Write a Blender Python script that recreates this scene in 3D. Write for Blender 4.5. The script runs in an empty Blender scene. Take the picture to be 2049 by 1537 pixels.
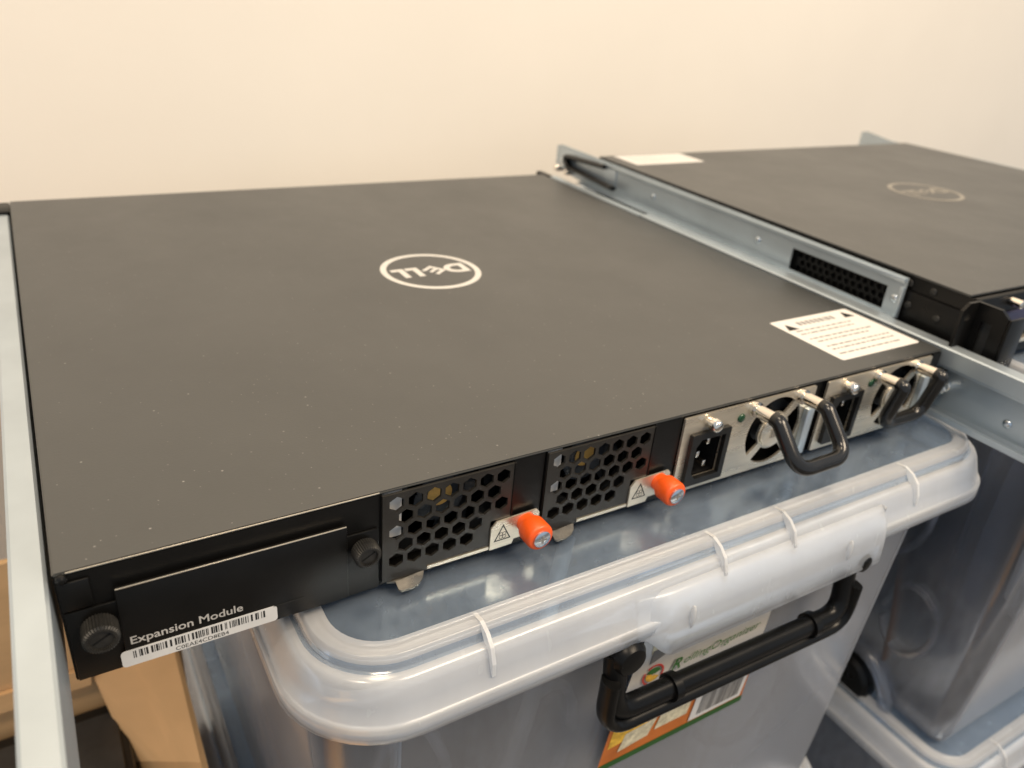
import bpy, bmesh, math, random
from mathutils import Vector, Matrix, Euler
random.seed(7)
sc = bpy.context.scene
COL = sc.collection

# ------------------------------------------------------------------ camera, world, lamps, exposure
cam_d = bpy.data.cameras.new('camera'); cam = bpy.data.objects.new('camera', cam_d); COL.objects.link(cam)
cam.location = (0.01453, -0.21525, 0.16634)
cam.rotation_euler = (1.091414, -0.081518, -0.533099)
cam_d.sensor_width = 36.0; cam_d.lens = 27.58
cam_d.clip_start = 0.01; cam_d.clip_end = 50
cam_d.dof.use_dof = True; cam_d.dof.focus_distance = 0.292; cam_d.dof.aperture_fstop = 11.0
sc.camera = cam

world = bpy.data.worlds.new('World'); sc.world = world; world.use_nodes = True
wn = world.node_tree.nodes['Background']
wn.inputs['Color'].default_value = (0.78, 0.88, 1.0, 1); wn.inputs['Strength'].default_value = 0.60

def area(name, loc, target, sx, sy, watts, col):
    d = bpy.data.lights.new(name, 'AREA'); d.shape = 'RECTANGLE'; d.size = sx; d.size_y = sy
    d.energy = watts; d.color = col
    o = bpy.data.objects.new(name, d); COL.objects.link(o); o.location = loc
    o.rotation_euler = (Vector(target) - Vector(loc)).to_track_quat('-Z', 'Y').to_euler()
    return o
area('ceiling_lamp', (0.95, -1.15, 1.75), (0.45, 0.2, 0), 1.2, 0.6, 54, (1.0, 0.81, 0.59))
area('ceiling_lamp', (-0.75, -0.75, 2.0), (0.1, 0.1, 0), 0.35, 0.35, 20, (1.0, 0.81, 0.60))
area('ceiling_lamp', (0.15, 0.05, 2.1), (0.25, 0.3, 0), 0.3, 0.3, 15, (1.0, 0.80, 0.56))

sc.view_settings.view_transform = 'Standard'; sc.view_settings.look = 'None'
sc.view_settings.exposure = 0.0; sc.view_settings.gamma = 1.0
sc.view_settings.use_curve_mapping = False
sc.cycles.transparent_max_bounces = 48
sc.cycles.max_bounces = 14

# ------------------------------------------------------------------ materials
def newmat(name):
    m = bpy.data.materials.new(name); m.use_nodes = True
    nt = m.node_tree; nt.nodes.clear()
    out = nt.nodes.new('ShaderNodeOutputMaterial')
    return m, nt, out
def coords(nt, scale=(1, 1, 1)):
    tc = nt.nodes.new('ShaderNodeTexCoord'); mp = nt.nodes.new('ShaderNodeMapping')
    mp.inputs['Scale'].default_value = scale
    nt.links.new(tc.outputs['Object'], mp.inputs['Vector']); return mp.outputs['Vector']
def noise(nt, vec, scale, detail=3, rough=0.6):
    n = nt.nodes.new('ShaderNodeTexNoise'); n.inputs['Scale'].default_value = scale
    n.inputs['Detail'].default_value = detail; n.inputs['Roughness'].default_value = rough
    nt.links.new(vec, n.inputs['Vector']); return n.outputs['Fac']
def ramp(nt, fac, a, b, ca=(0, 0, 0, 1), cb=(1, 1, 1, 1)):
    r = nt.nodes.new('ShaderNodeValToRGB'); e = r.color_ramp.elements
    e[0].position = a; e[1].position = b; e[0].color = ca; e[1].color = cb
    nt.links.new(fac, r.inputs['Fac']); return r.outputs['Color']
def bump(nt, fac, strength, dist):
    b = nt.nodes.new('ShaderNodeBump'); b.inputs['Strength'].default_value = strength
    b.inputs['Distance'].default_value = dist; nt.links.new(fac, b.inputs['Height']); return b.outputs['Normal']
def mapr(nt, fac, a, b, lo=0.0, hi=1.0):
    n = nt.nodes.new('ShaderNodeMapRange'); n.inputs['From Min'].default_value = lo; n.inputs['From Max'].default_value = hi
    n.inputs['To Min'].default_value = a; n.inputs['To Max'].default_value = b
    nt.links.new(fac, n.inputs['Value']); return n.outputs['Result']
def c4(c): return (c[0], c[1], c[2], 1)

def pbr(name, col, rough=0.5, metal=0.0, spec=0.5, var=0.12, vscale=60, rvar=0.06, bumps=None, coat=0.0, stretch=(1, 1, 1), ior=1.5):
    m, nt, out = newmat(name)
    b = nt.nodes.new('ShaderNodeBsdfPrincipled'); nt.links.new(b.outputs[0], out.inputs[0])
    v = coords(nt, stretch); n = noise(nt, v, vscale)
    lo = tuple(c * (1 - var) for c in col); hi = tuple(min(1, c * (1 + var)) for c in col)
    nt.links.new(ramp(nt, n, 0.3, 0.7, c4(lo), c4(hi)), b.inputs['Base Color'])
    n2 = noise(nt, v, vscale * 0.37, 4)
    nt.links.new(mapr(nt, n2, max(0.02, rough - rvar), min(1, rough + rvar), 0.3, 0.7), b.inputs['Roughness'])
    b.inputs['Metallic'].default_value = metal; b.inputs['Specular IOR Level'].default_value = spec
    b.inputs['IOR'].default_value = ior
    b.inputs['Coat Weight'].default_value = coat; b.inputs['Coat Roughness'].default_value = 0.12
    if bumps:
        nt.links.new(bump(nt, noise(nt, v, bumps[0], 2), bumps[1], bumps[2]), b.inputs['Normal'])
    return m

def plastic_clear(name, transp, tint, white, rough=0.16, streak=0.12, bs=0.2, gloss=1.0):
    """milky polypropylene: part of the light passes, part is scattered, gloss on top"""
    m, nt, out = newmat(name); N = nt.nodes; L = nt.links
    tr = N.new('ShaderNodeBsdfTransparent'); tr.inputs[0].default_value = c4(tint)
    df = N.new('ShaderNodeBsdfDiffuse'); df.inputs[0].default_value = c4(white)
    tl = N.new('ShaderNodeBsdfTranslucent'); tl.inputs[0].default_value = c4(white)
    gl = N.new('ShaderNodeBsdfGlossy'); gl.inputs['Color'].default_value = (1, 1, 1, 1)
    v = coords(nt, (1, 1, 0.35)); n = noise(nt, v, 22, 4); n2 = noise(nt, v, 140, 2)
    mx = N.new('ShaderNodeMixShader'); mx.inputs[0].default_value = 0.30
    L.new(df.outputs[0], mx.inputs[1]); L.new(tl.outputs[0], mx.inputs[2])
    mt = N.new('ShaderNodeMixShader')
    mt_fac = mapr(nt, n, max(0, 1 - transp - streak), min(1, 1 - transp + streak), 0.3, 0.7)
    lw = N.new('ShaderNodeLayerWeight'); lw.inputs[0].default_value = 0.35
    pw = N.new('ShaderNodeMath'); pw.operation = 'MAXIMUM'
    L.new(mt_fac, pw.inputs[0]); L.new(mapr(nt, lw.outputs['Facing'], 0.0, 0.9, 0.30, 1.0), pw.inputs[1]); L.new(pw.outputs[0], mt.inputs[0])
    L.new(tr.outputs[0], mt.inputs[1]); L.new(mx.outputs[0], mt.inputs[2])
    L.new(mapr(nt, n2, rough * 0.7, rough * 1.4, 0.3, 0.7), gl.inputs['Roughness'])
    bn = bump(nt, n, bs, 0.002)
    L.new(bn, gl.inputs['Normal'])
    fr = N.new('ShaderNodeFresnel'); fr.inputs[0].default_value = 1.49; L.new(bn, fr.inputs['Normal'])
    m2 = N.new('ShaderNodeMixShader'); gm = N.new('ShaderNodeMath'); gm.operation = 'MULTIPLY'; gm.inputs[1].default_value = gloss
    L.new(fr.outputs[0], gm.inputs[0]); L.new(gm.outputs[0], m2.inputs[0])
    L.new(mt.outputs[0], m2.inputs[1]); L.new(gl.outputs[0], m2.inputs[2])
    L.new(m2.outputs[0], out.inputs[0])
    return m

def cover_paint():
    m, nt, out = newmat('powder_black_cover'); N = nt.nodes; L = nt.links
    b = N.new('ShaderNodeBsdfPrincipled'); L.new(b.outputs[0], out.inputs[0])
    v = coords(nt)
    sm = noise(nt, v, 14, 5, 0.65); fine = noise(nt, v, 900, 2)
    base = ramp(nt, sm, 0.30, 0.75, (0.028, 0.0295, 0.0285, 1), (0.036, 0.0375, 0.036, 1))
    # dust specks and tiny scuffs
    def specks(scale, r, lo):
        vo = N.new('ShaderNodeTexVoronoi'); vo.voronoi_dimensions = '2D'; vo.inputs['Scale'].default_value = scale
        vo.inputs['Randomness'].default_value = 1.0; L.new(v, vo.inputs['Vector'])
        sp = ramp(nt, vo.outputs['Distance'], r, r*2.4, (1, 1, 1, 1), (0, 0, 0, 1))
        sx = N.new('ShaderNodeSeparateColor'); L.new(vo.outputs['Color'], sx.inputs[0])
        gate = ramp(nt, sx.outputs[0], lo, min(1.0, lo + 0.2))
        mul = N.new('ShaderNodeMath'); mul.operation = 'MULTIPLY'; L.new(sp, mul.inputs[0]); L.new(gate, mul.inputs[1])
        return mul.outputs[0]
    mul = N.new('ShaderNodeMath'); mul.operation = 'MAXIMUM'
    L.new(specks(70, 0.015, 0.72), mul.inputs[0]); L.new(specks(210, 0.028, 0.85), mul.inputs[1])
    mixc = N.new('ShaderNodeMixRGB'); mixc.inputs['Color2'].default_value = (0.20, 0.195, 0.185, 1)
    L.new(mul.outputs[0], mixc.inputs['Fac']); L.new(base, mixc.inputs['Color1'])
    L.new(mixc.outputs[0], b.inputs['Base Color'])
    sm2 = noise(nt, coords(nt, (1, 0.8, 1)), 11, 7, 0.66)
    L.new(mapr(nt, sm2, 0.33, 0.43, 0.3, 0.7), b.inputs['Roughness'])
    b.inputs['IOR'].default_value = 1.75
    L.new(bump(nt, fine, 0.12, 0.0003), b.inputs['Normal'])
    return m

M = {}
M['cover'] = cover_paint()
M['black'] = pbr('black_painted_steel', (0.0045, 0.0043, 0.004), 0.34, 0, 0.24, 0.2, 80, 0.08, (1400, 0.1, 0.0003))
M['blackglossy'] = pbr('black_vinyl', (0.010, 0.0095, 0.009), 0.22, 0, 0.5, 0.2, 120, 0.05)
M['blackplastic'] = pbr('black_plastic', (0.008, 0.008, 0.0078), 0.40, 0, 0.35, 0.2, 150, 0.08)
M['ribblack'] = pbr('black_moulded_plastic', (0.004, 0.004, 0.004), 0.32, 0, 0.2, 0.2, 90, 0.06)
M['knurl'] = pbr('black_oxide_metal', (0.022, 0.021, 0.019), 0.42, 0.2, 0.4, 0.3, 400, 0.1)
M['void'] = pbr('dark_cavity', (0.004, 0.004, 0.004), 0.8, 0, 0.2)
M['grille'] = pbr('black_nickel_grille', (0.022, 0.020, 0.017), 0.36, 0.2, 0.5, 0.2, 90, 0.08)
M['lip'] = pbr('dull_nickel', (0.20, 0.185, 0.16), 0.30, 0.9, 0.5, 0.25, 300, 0.1)
M['steel'] = pbr('brushed_steel', (0.74, 0.67, 0.55), 0.30, 0.80, 0.5, 0.07, 40, 0.07, None, 0, (1, 1, 14))
M['chrome'] = pbr('polished_nickel', (0.80, 0.74, 0.66), 0.16, 1.0, 0.5, 0.05, 200, 0.05)
M['zinc'] = pbr('zinc_plated_rail', (0.49, 0.555, 0.60), 0.36, 0.68, 0.5, 0.06, 26, 0.08, (700, 0.05, 0.0003))
M['zincscrew'] = pbr('blue_zinc_screw', (0.62, 0.68, 0.74), 0.2, 1.0, 0.5, 0.1, 300)
M['orange'] = pbr('orange_plastic', (0.78, 0.092, 0.008), 0.38, 0, 0.5, 0.05, 200, 0.06)
M['white'] = pbr('white_label', (0.60, 0.59, 0.57), 0.55, 0, 0.4, 0.03, 200)
M['paper'] = pbr('paper_label', (0.62, 0.60, 0.57), 0.6, 0, 0.4, 0.03, 200)
M['ink'] = pbr('black_ink', (0.012, 0.012, 0.012), 0.6, 0, 0.3)
M['greyink'] = pbr('grey_ink', (0.20, 0.19, 0.18), 0.6, 0, 0.3)
M['paleink'] = pbr('pale_ink', (0.45, 0.43, 0.40), 0.55, 0, 0.3)
M['logo'] = pbr('silver_logo_ink', (0.58, 0.565, 0.53), 0.42, 0.1, 0.5, 0.04, 200)
M['logodim'] = pbr('dull_logo_ink', (0.24, 0.22, 0.185), 0.35, 0.2, 0.5, 0.1, 120)
M['gold'] = pbr('gold_sticker', (0.62, 0.37, 0.10), 0.35, 0.5, 0.5, 0.12, 300)
M['blade'] = pbr('fan_blade', (0.020, 0.024, 0.030), 0.28, 0, 0.5)
M['led'] = pbr('green_led', (0.012, 0.05, 0.022), 0.15, 0, 0.5)
M['wall'] = pbr('cream_wall_paint', (0.81, 0.755, 0.67), 0.85, 0, 0.2, 0.02, 4, 0.03, (160, 0.12, 0.0010))
M['floor'] = pbr('dull_floor', (0.12, 0.115, 0.11), 0.6, 0, 0.3, 0.1, 5)
M['card'] = pbr('brown_cardboard', (0.66, 0.42, 0.21), 0.8, 0, 0.2, 0.07, 16, 0.05, (500, 0.12, 0.0004), 0, (1, 1, 4))
M['greypl'] = pbr('charcoal_plastic', (0.035, 0.034, 0.032), 0.5, 0, 0.4, 0.25, 60)
M['slate'] = pbr('slate_case', (0.046, 0.050, 0.060), 0.6, 0, 0.3, 0.10, 6)
M['navy'] = pbr('navy_case', (0.010, 0.015, 0.030), 0.55, 0, 0.3, 0.35, 9)
M['cablegrey'] = pbr('grey_cable', (0.42, 0.40, 0.37), 0.5, 0, 0.4)
M['copper'] = pbr('brown_cable', (0.20, 0.11, 0.07), 0.5, 0, 0.4)
M['bag'] = pbr('antistatic_bag', (0.34, 0.33, 0.33), 0.3, 0.3, 0.5, 0.5, 30)
M['lidrim'] = plastic_clear('milky_lid_plastic', 0.67, (0.92, 0.96, 1.0), (0.97, 0.98, 1.0), 0.20, 0.03, 0.03, 0.7)
M['lidgroove'] = plastic_clear('clear_groove_plastic', 0.70, (0.80, 0.90, 1.0), (0.62, 0.70, 0.80), 0.10, 0.05, 0.07)
M['lidpanel'] = plastic_clear('lid_panel_plastic', 0.82, (0.80, 0.90, 1.0), (0.42, 0.50, 0.61), 0.20, 0.015, 0.004, 0.5)
M['body'] = plastic_clear('clear_box_plastic', 0.89, (0.92, 0.95, 1.0), (0.64, 0.65, 0.68), 0.14, 0.04, 0.02, 0.8)
M['rib'] = plastic_clear('milky_rib_plastic', 0.45, (0.95, 0.97, 1.0), (0.97, 0.97, 0.96), 0.2, 0.05)
M['green'] = pbr('green_print', (0.035, 0.16, 0.03), 0.5, 0, 0.4)
M['dgreen'] = pbr('dark_green_print', (0.02, 0.085, 0.015), 0.5, 0, 0.4)
M['redink'] = pbr('red_print', (0.60, 0.05, 0.04), 0.5, 0, 0.4)
M['yellow'] = pbr('yellow_print', (0.75, 0.43, 0.05), 0.5, 0, 0.4, 0.4, 240)
M['printorange'] = pbr('orange_print', (0.50, 0.14, 0.025), 0.5, 0, 0.4, 0.15, 60)
M['cream'] = pbr('cream_print', (0.62, 0.55, 0.38), 0.5, 0, 0.4, 0.35, 260)
M['violet'] = pbr('violet_panel', (0.025, 0.025, 0.06), 0.4)

# ------------------------------------------------------------------ helpers
INV = {}
def tag(o, label=None, cat=None, group=None, kind=None):
    if label: o['label'] = label
    if cat: o['category'] = cat
    if group: o['group'] = group
    if kind: o['kind'] = kind
    return o
def thing(name, loc, label, cat, group=None, rot=None):
    """an Empty at a thing's base. With rot given, children are built in its local frame."""
    o = bpy.data.objects.new(name, None); COL.objects.link(o); o.location = loc
    o.empty_display_size = 0.02
    if rot is not None: o.rotation_euler = rot
    else: INV[o] = Matrix.Translation(Vector(loc)).inverted()
    return tag(o, label, cat, group)
def link(name, me, mat, parent=None, smooth=None):
    o = bpy.data.objects.new(name, me); COL.objects.link(o)
    if mat is not None and len(me.materials) == 0: me.materials.append(M[mat] if isinstance(mat, str) else mat)
    if parent is not None:
        o.parent = parent
        if parent in INV: o.matrix_parent_inverse = INV[parent]
    if smooth is not None:
        me.polygons.foreach_set('use_smooth', [True] * len(me.polygons))
        if smooth < 180:
            try: me.set_sharp_from_angle(angle=math.radians(smooth))
            except Exception: pass
    me.update(); return o
def from_bm(name, bm, mat, parent=None, smooth=None):
    bmesh.ops.recalc_face_normals(bm, faces=bm.faces[:])
    me = bpy.data.meshes.new(name); bm.to_mesh(me); bm.free()
    return link(name, me, mat, parent, smooth)
def bm_box(bm, x0, x1, y0, y1, z0, z1):
    vs = [bm.verts.new(p) for p in ((x0,y0,z0),(x1,y0,z0),(x1,y1,z0),(x0,y1,z0),(x0,y0,z1),(x1,y0,z1),(x1,y1,z1),(x0,y1,z1))]
    for f in ((0,3,2,1),(4,5,6,7),(0,1,5,4),(1,2,6,5),(2,3,7,6),(3,0,4,7)): bm.faces.new([vs[i] for i in f])
def box(name, x0, x1, y0, y1, z0, z1, mat, parent=None, bev=0.0, seg=2):
    bm = bmesh.new(); bm_box(bm, x0, x1, y0, y1, z0, z1)
    if bev: bmesh.ops.bevel(bm, geom=bm.edges[:], offset=bev, segments=seg, affect='EDGES', profile=0.5)
    return from_bm(name, bm, mat, parent, 35 if bev else None)
def boxes(name, lst, mat, parent=None):
    bm = bmesh.new()
    for b in lst: bm_box(bm, *b)
    return from_bm(name, bm, mat, parent)
def bm_lathe(bm, prof, p0, axis, seg=24, lobes=0, lobe=0.0):
    """prof: (dist along axis, radius)"""
    a = Vector(axis).normalized(); u = a.orthogonal().normalized(); w = a.cross(u); p0 = Vector(p0)
    rings = []
    for d, r in prof:
        ring = []
        for k in range(seg):
            t = 2 * math.pi * k / seg
            rr = r - (lobe if (lobes and k % 2) else 0)
            ring.append(bm.verts.new(p0 + a * d + (u * math.cos(t) + w * math.sin(t)) * rr))
        rings.append(ring)
    for A, B in zip(rings, rings[1:]):
        for k in range(seg): bm.faces.new((A[k], A[(k+1) % seg], B[(k+1) % seg], B[k]))
    bm.faces.new(rings[0][::-1]); bm.faces.new(rings[-1])
def lathe(name, prof, p0, axis, mat, parent=None, seg=24, lobes=0, lobe=0.0, smooth=35):
    bm = bmesh.new(); bm_lathe(bm, prof, p0, axis, seg, lobes, lobe); return from_bm(name, bm, mat, parent, smooth)
def fillet(pts, r, n=6):
    pts = [Vector(p) for p in pts]; out = [pts[0]]
    for a, b, c in zip(pts, pts[1:], pts[2:]):
        d1 = (a - b); d2 = (c - b); rr = min(r, d1.length * 0.49, d2.length * 0.49)
        p = b + d1.normalized() * rr; q = b + d2.normalized() * rr
        for i in range(n + 1):
            t = i / n; out.append(p * (1-t)**2 + b * 2*t*(1-t) + q * t*t)
    out.append(pts[-1]); return out
def bm_tube(bm, pts, r, seg=14, r2=None, up=None):
    pts = [Vector(p) for p in pts]; rings = []
    t0 = (pts[1] - pts[0]).normalized(); n = Vector(up) if up else t0.orthogonal()
    n = (n - t0 * n.dot(t0)).normalized()
    for i, p in enumerate(pts):
        t = (pts[min(i+1, len(pts)-1)] - pts[max(i-1, 0)]).normalized()
        n = (n - t * n.dot(t)).normalized(); b = t.cross(n)
        ra = r[i] if isinstance(r, (list, tuple)) else r
        rb = ra if r2 is None else r2
        rings.append([bm.verts.new(p + n * math.cos(2*math.pi*k/seg) * ra + b * math.sin(2*math.pi*k/seg) * rb) for k in range(seg)])
    for A, B in zip(rings, rings[1:]):
        for k in range(seg): bm.faces.new((A[k], A[(k+1) % seg], B[(k+1) % seg], B[k]))
    bm.faces.new(rings[0][::-1]); bm.faces.new(rings[-1])
def tube(name, pts, r, mat, parent=None, seg=14, r2=None, up=None):
    bm = bmesh.new(); bm_tube(bm, pts, r, seg, r2, up); return from_bm(name, bm, mat, parent, 50)
def bm_plate(bm, outer, holes, fn, h0, h1):
    """polygon with holes in (a,b), extruded from height h0 to h1; fn maps (a,b,h) to xyz"""
    tmp = bmesh.new(); loops = []
    for lp in [outer] + holes:
        vs = [tmp.verts.new((a, b, 0)) for a, b in lp]
        for i in range(len(vs)): tmp.edges.new((vs[i], vs[(i+1) % len(vs)]))
        loops.append(vs)
    bmesh.ops.triangle_fill(tmp, use_beauty=True, use_dissolve=False, edges=tmp.edges[:], normal=(0, 0, 1))
    tmp.verts.index_update()
    top = [bm.verts.new(fn(v.co.x, v.co.y, h1)) for v in tmp.verts]
    bot = [bm.verts.new(fn(v.co.x, v.co.y, h0)) for v in tmp.verts]
    for f in tmp.faces:
        ids = [v.index for v in f.verts]
        bm.faces.new([top[i] for i in ids]); bm.faces.new([bot[i] for i in ids][::-1])
    for vs in loops:
        ids = [v.index for v in vs]
        for i in range(len(ids)):
            a, b = ids[i], ids[(i+1) % len(ids)]
            bm.faces.new((top[a], top[b], bot[b], bot[a]))
    tmp.free()
def plate(name, outer, holes, fn, h0, h1, mat, parent=None, smooth=None):
    bm = bmesh.new(); bm_plate(bm, outer, holes, fn, h0, h1); return from_bm(name, bm, mat, parent, smooth)
REAR = lambda a, b, h: (a, -h, b)          # (x, z) on the rear face, h = towards the viewer
TOP = lambda a, b, h: (a, b, h)            # (x, y) lying flat
def rrect(x0, x1, y0, y1, r, n=5):
    pts = []
    for cx, cy, a0 in ((x1-r, y1-r, 0), (x0+r, y1-r, 90), (x0+r, y0+r, 180), (x1-r, y0+r, 270)):
        for i in range(n+1):
            t = math.radians(a0 + 90*i/n); pts.append((cx + r*math.cos(t), cy + r*math.sin(t)))
    return pts
def circ(cx, cy, r, n=32, a0=0): return [(cx + r*math.cos(a0 + 2*math.pi*i/n), cy + r*math.sin(a0 + 2*math.pi*i/n)) for i in range(n)]
def text(name, s, size, fn, mat, parent, align='LEFT', shear=0, width=None, bold=0.0):
    cu = bpy.data.curves.new(name, 'FONT'); cu.body = s; cu.size = size; cu.align_x = align; cu.shear = shear
    cu.resolution_u = 3; cu.offset = bold
    o = bpy.data.objects.new(name, cu); COL.objects.link(o); bpy.context.view_layer.update()
    me = bpy.data.meshes.new_from_object(o.evaluated_get(bpy.context.evaluated_depsgraph_get()))
    bpy.data.objects.remove(o); bpy.data.curves.remove(cu)
    k = 1.0
    if width:
        xs = [v.co.x for v in me.vertices]; k = width / (max(xs) - min(xs))
    for v in me.vertices: v.co = Vector(fn(v.co.x * k, v.co.y))
    me.materials.clear()
    return link(name, me, mat, parent)
def bar_set(name, widths, x0, x1, fn, mat, parent):
    """flat printed bars; widths alternate ink, gap; fn(a0, a1) gives the four corners"""
    tot = sum(widths); x = x0; bm = bmesh.new()
    for i, w in enumerate(widths):
        xe = x + w * (x1 - x0) / tot
        if i % 2 == 0: bm.faces.new([bm.verts.new(p) for p in fn(x, xe)])
        x = xe
    return from_bm(name, bm, mat, parent)
def copy_tree(o, parent=None, move=None):
    c = o.copy(); COL.objects.link(c)
    if parent is not None:
        c.parent = parent; c.matrix_parent_inverse = o.matrix_parent_inverse.copy()
    if move is not None: c.location = o.location + Vector(move)
    for ch in list(o.children): copy_tree(ch, c)
    return c
mm = 0.001

# ------------------------------------------------------------------ setting: wall and floor
FLOOR = -0.665
tag(box('wall', -2.6, 3.6, 0.60, 0.66, FLOOR, 1.9, 'wall'), kind='structure')
tag(box('floor', -2.6, 3.6, -1.6, 0.60, FLOOR - 0.05, FLOOR, 'floor'), kind='structure')

# ------------------------------------------------------------------ main switch
W, D, H = 0.440, 0.421, 0.0435
sw = thing('network_switch', (W/2, D/2, -H), 'black rack switch lying nearest the camera with its rear fans and orange screws showing', 'network switch', 'network switches')
# top cover with a folded front edge
bm = bmesh.new(); bm_box(bm, 0, W, 0, D, -1.3*mm, 0)
bmesh.ops.bevel(bm, geom=bm.edges[:], offset=0.5*mm, segments=2, affect='EDGES')
cover = from_bm('top_cover', bm, 'cover', sw, 35)
boxes('side_panel', [(0.0*mm, 1.0*mm, 1.2*mm, D-1*mm, -H, -1.4*mm)], 'black', sw)
boxes('side_panel', [(W-1.0*mm, W, 1.2*mm, D-1*mm, -H, -1.4*mm)], 'black', sw)
box('bottom_plate', 1.1*mm, W-1.1*mm, 1.2*mm, D-1*mm, -H, -H+1*mm, 'black', sw)
box('front_panel', 1.1*mm, W-1.1*mm, D-3*mm, D-1.2*mm, -H+1.1*mm, -1.4*mm, 'black', sw)
# rear frame (black) with openings for fans and power supplies
boxes('rear_frame', [
    (0.2*mm, 102.6*mm, 0.3*mm, 1.1*mm, -43.4*mm, -1.4*mm),
    (159.2*mm, 173.4*mm, 0.3*mm, 1.1*mm, -43.4*mm, -1.4*mm),
    (230.8*mm, 246.8*mm, 0.3*mm, 1.1*mm, -43.4*mm, -1.4*mm),
    (334.8*mm, 343.2*mm, 1.6*mm, 2.4*mm, -43.4*mm, -1.4*mm),
    (431.8*mm, 439.8*mm, -0.6*mm, 1.1*mm, -43.4*mm, -1.4*mm),
    (102.7*mm, 159.1*mm, 0.3*mm, 1.1*mm, -43.4*mm, -42.3*mm),
    (173.5*mm, 230.7*mm, 0.3*mm, 1.1*mm, -43.4*mm, -42.3*mm),
    (246.9*mm, 334.7*mm, 0.3*mm, 1.1*mm, -43.4*mm, -42.9*mm),
    (343.3*mm, 431.7*mm, 0.3*mm, 1.1*mm, -43.4*mm, -42.9*mm)], 'black', sw)
# dark inside behind the openings
for x0, x1 in ((102.8, 159), (173.6, 230.6), (247, 334.6), (343.4, 431.6)):
    boxes('cavity', [(x0*mm, x1*mm, 62*mm, 63*mm, -42.3*mm, -1.5*mm), (x0*mm, (x0+0.5)*mm, 1.2*mm, 61.9*mm, -42.3*mm, -1.5*mm),
                     ((x1-0.5)*mm, x1*mm, 1.2*mm, 61.9*mm, -42.3*mm, -1.5*mm)], 'void', sw)
box('edge_glint', 3.5*mm, 102.4*mm, -0.12*mm, 0.22*mm, -0.62*mm, -0.20*mm, 'steel', cover, 0.1*mm)  # lamp glint on the cover's left edge, modelled as a pale strip
# folded corner of the chassis at the left
box('corner_flap', 0.6*mm, 9.2*mm, -0.9*mm, 0.2*mm, -14.5*mm, -3.6*mm, 'black', sw, 0.4*mm)
lathe('corner_stud', [(0, 1.6*mm), (1.4*mm, 1.6*mm), (2.0*mm, 0.8*mm)], (2.2*mm, 0.2*mm, -2.0*mm), (0, -1, 0), 'black', sw, 12)
# expansion module
mod = box('expansion_module', 0.8*mm, 101.6*mm, -0.9*mm, 0.2*mm, -43.0*mm, -15.2*mm, 'black', sw, 0.3*mm)
face = box('module_face', 15*mm, 89.4*mm, -2.6*mm, -0.95*mm, -41.9*mm, -9.3*mm, 'black', mod, 0.45*mm)
box('edge_glint', 15.3*mm, 89.1*mm, -2.68*mm, -2.2*mm, -9.62*mm, -9.22*mm, 'steel', mod, 0.12*mm)  # highlight along the module's top edge, put in as a bright strip
box('module_edge', 62*mm, 73*mm, -2.75*mm, -2.62*mm, -35.3*mm, -35.0*mm, 'knurl', mod)
YF = -2.64*mm
text('lettering', 'Expansion Module', 4.5*mm, lambda a, b: (16.6*mm + a, YF - 0.02*mm, -32.7*mm + b), 'paleink', mod, width=35.0*mm, bold=0.05*mm)
lab = plate('barcode_label', rrect(13.4*mm, 63.2*mm, -41.6*mm, -34.9*mm, 1.3*mm), [], REAR, 2.61*mm, 2.75*mm, 'white', mod)
rb = random.Random(3); ws = []
for i in range(50): ws += [rb.choice([0.6, 0.6, 0.9, 1.6]), rb.choice([0.5, 0.8, 1.2, 2.2])]
bar_set('barcode_print', ws[:-1], 17*mm, 59*mm, lambda a, b: [(a, -2.80*mm, -38.6*mm), (b, -2.80*mm, -38.6*mm), (b, -2.80*mm, -35.6*mm), (a, -2.80*mm, -35.6*mm)], 'ink', mod)
text('lettering', 'C0EAE4CD8EB4', 2.3*mm, lambda a, b: (29.4*mm + a, -2.82*mm, -41.0*mm + b), 'ink', mod, width=17*mm)

def captive_screw(x, z, R, L, y0):
    o = lathe('captive_screw', [(0, R*0.5), (1.6*mm, R*0.5), (1.7*mm, R*0.97), (2.2*mm, R), (L-0.8*mm, R), (L, R*0.88), (L, R*0.72), (L-0.9*mm, R*0.68), (L-0.9*mm, 0.2*mm)],
              (x, y0, z), (0, -1, 0), 'knurl', sw, 72, 1, 0.38*mm, 30)
    a = math.radians(28)
    dx, dz = math.cos(a), math.sin(a)
    bm = bmesh.new(); h = 0.55*R; w = 0.38*mm; yy = y0 - L + 0.86*mm
    bm.faces.new([bm.verts.new((x + s*dx*h - t*dz*w, yy, z + s*dz*h + t*dx*w)) for s, t in ((-1,-1),(1,-1),(1,1),(-1,1))])
    from_bm('screw_slot', bm, 'void', o)
captive_screw(9.3*mm, -21.6*mm, 5.4*mm, 8.6*mm, -0.95*mm)
captive_screw(95.3*mm, -21.0*mm, 5.0*mm, 7.4*mm, -0.95*mm)

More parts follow.
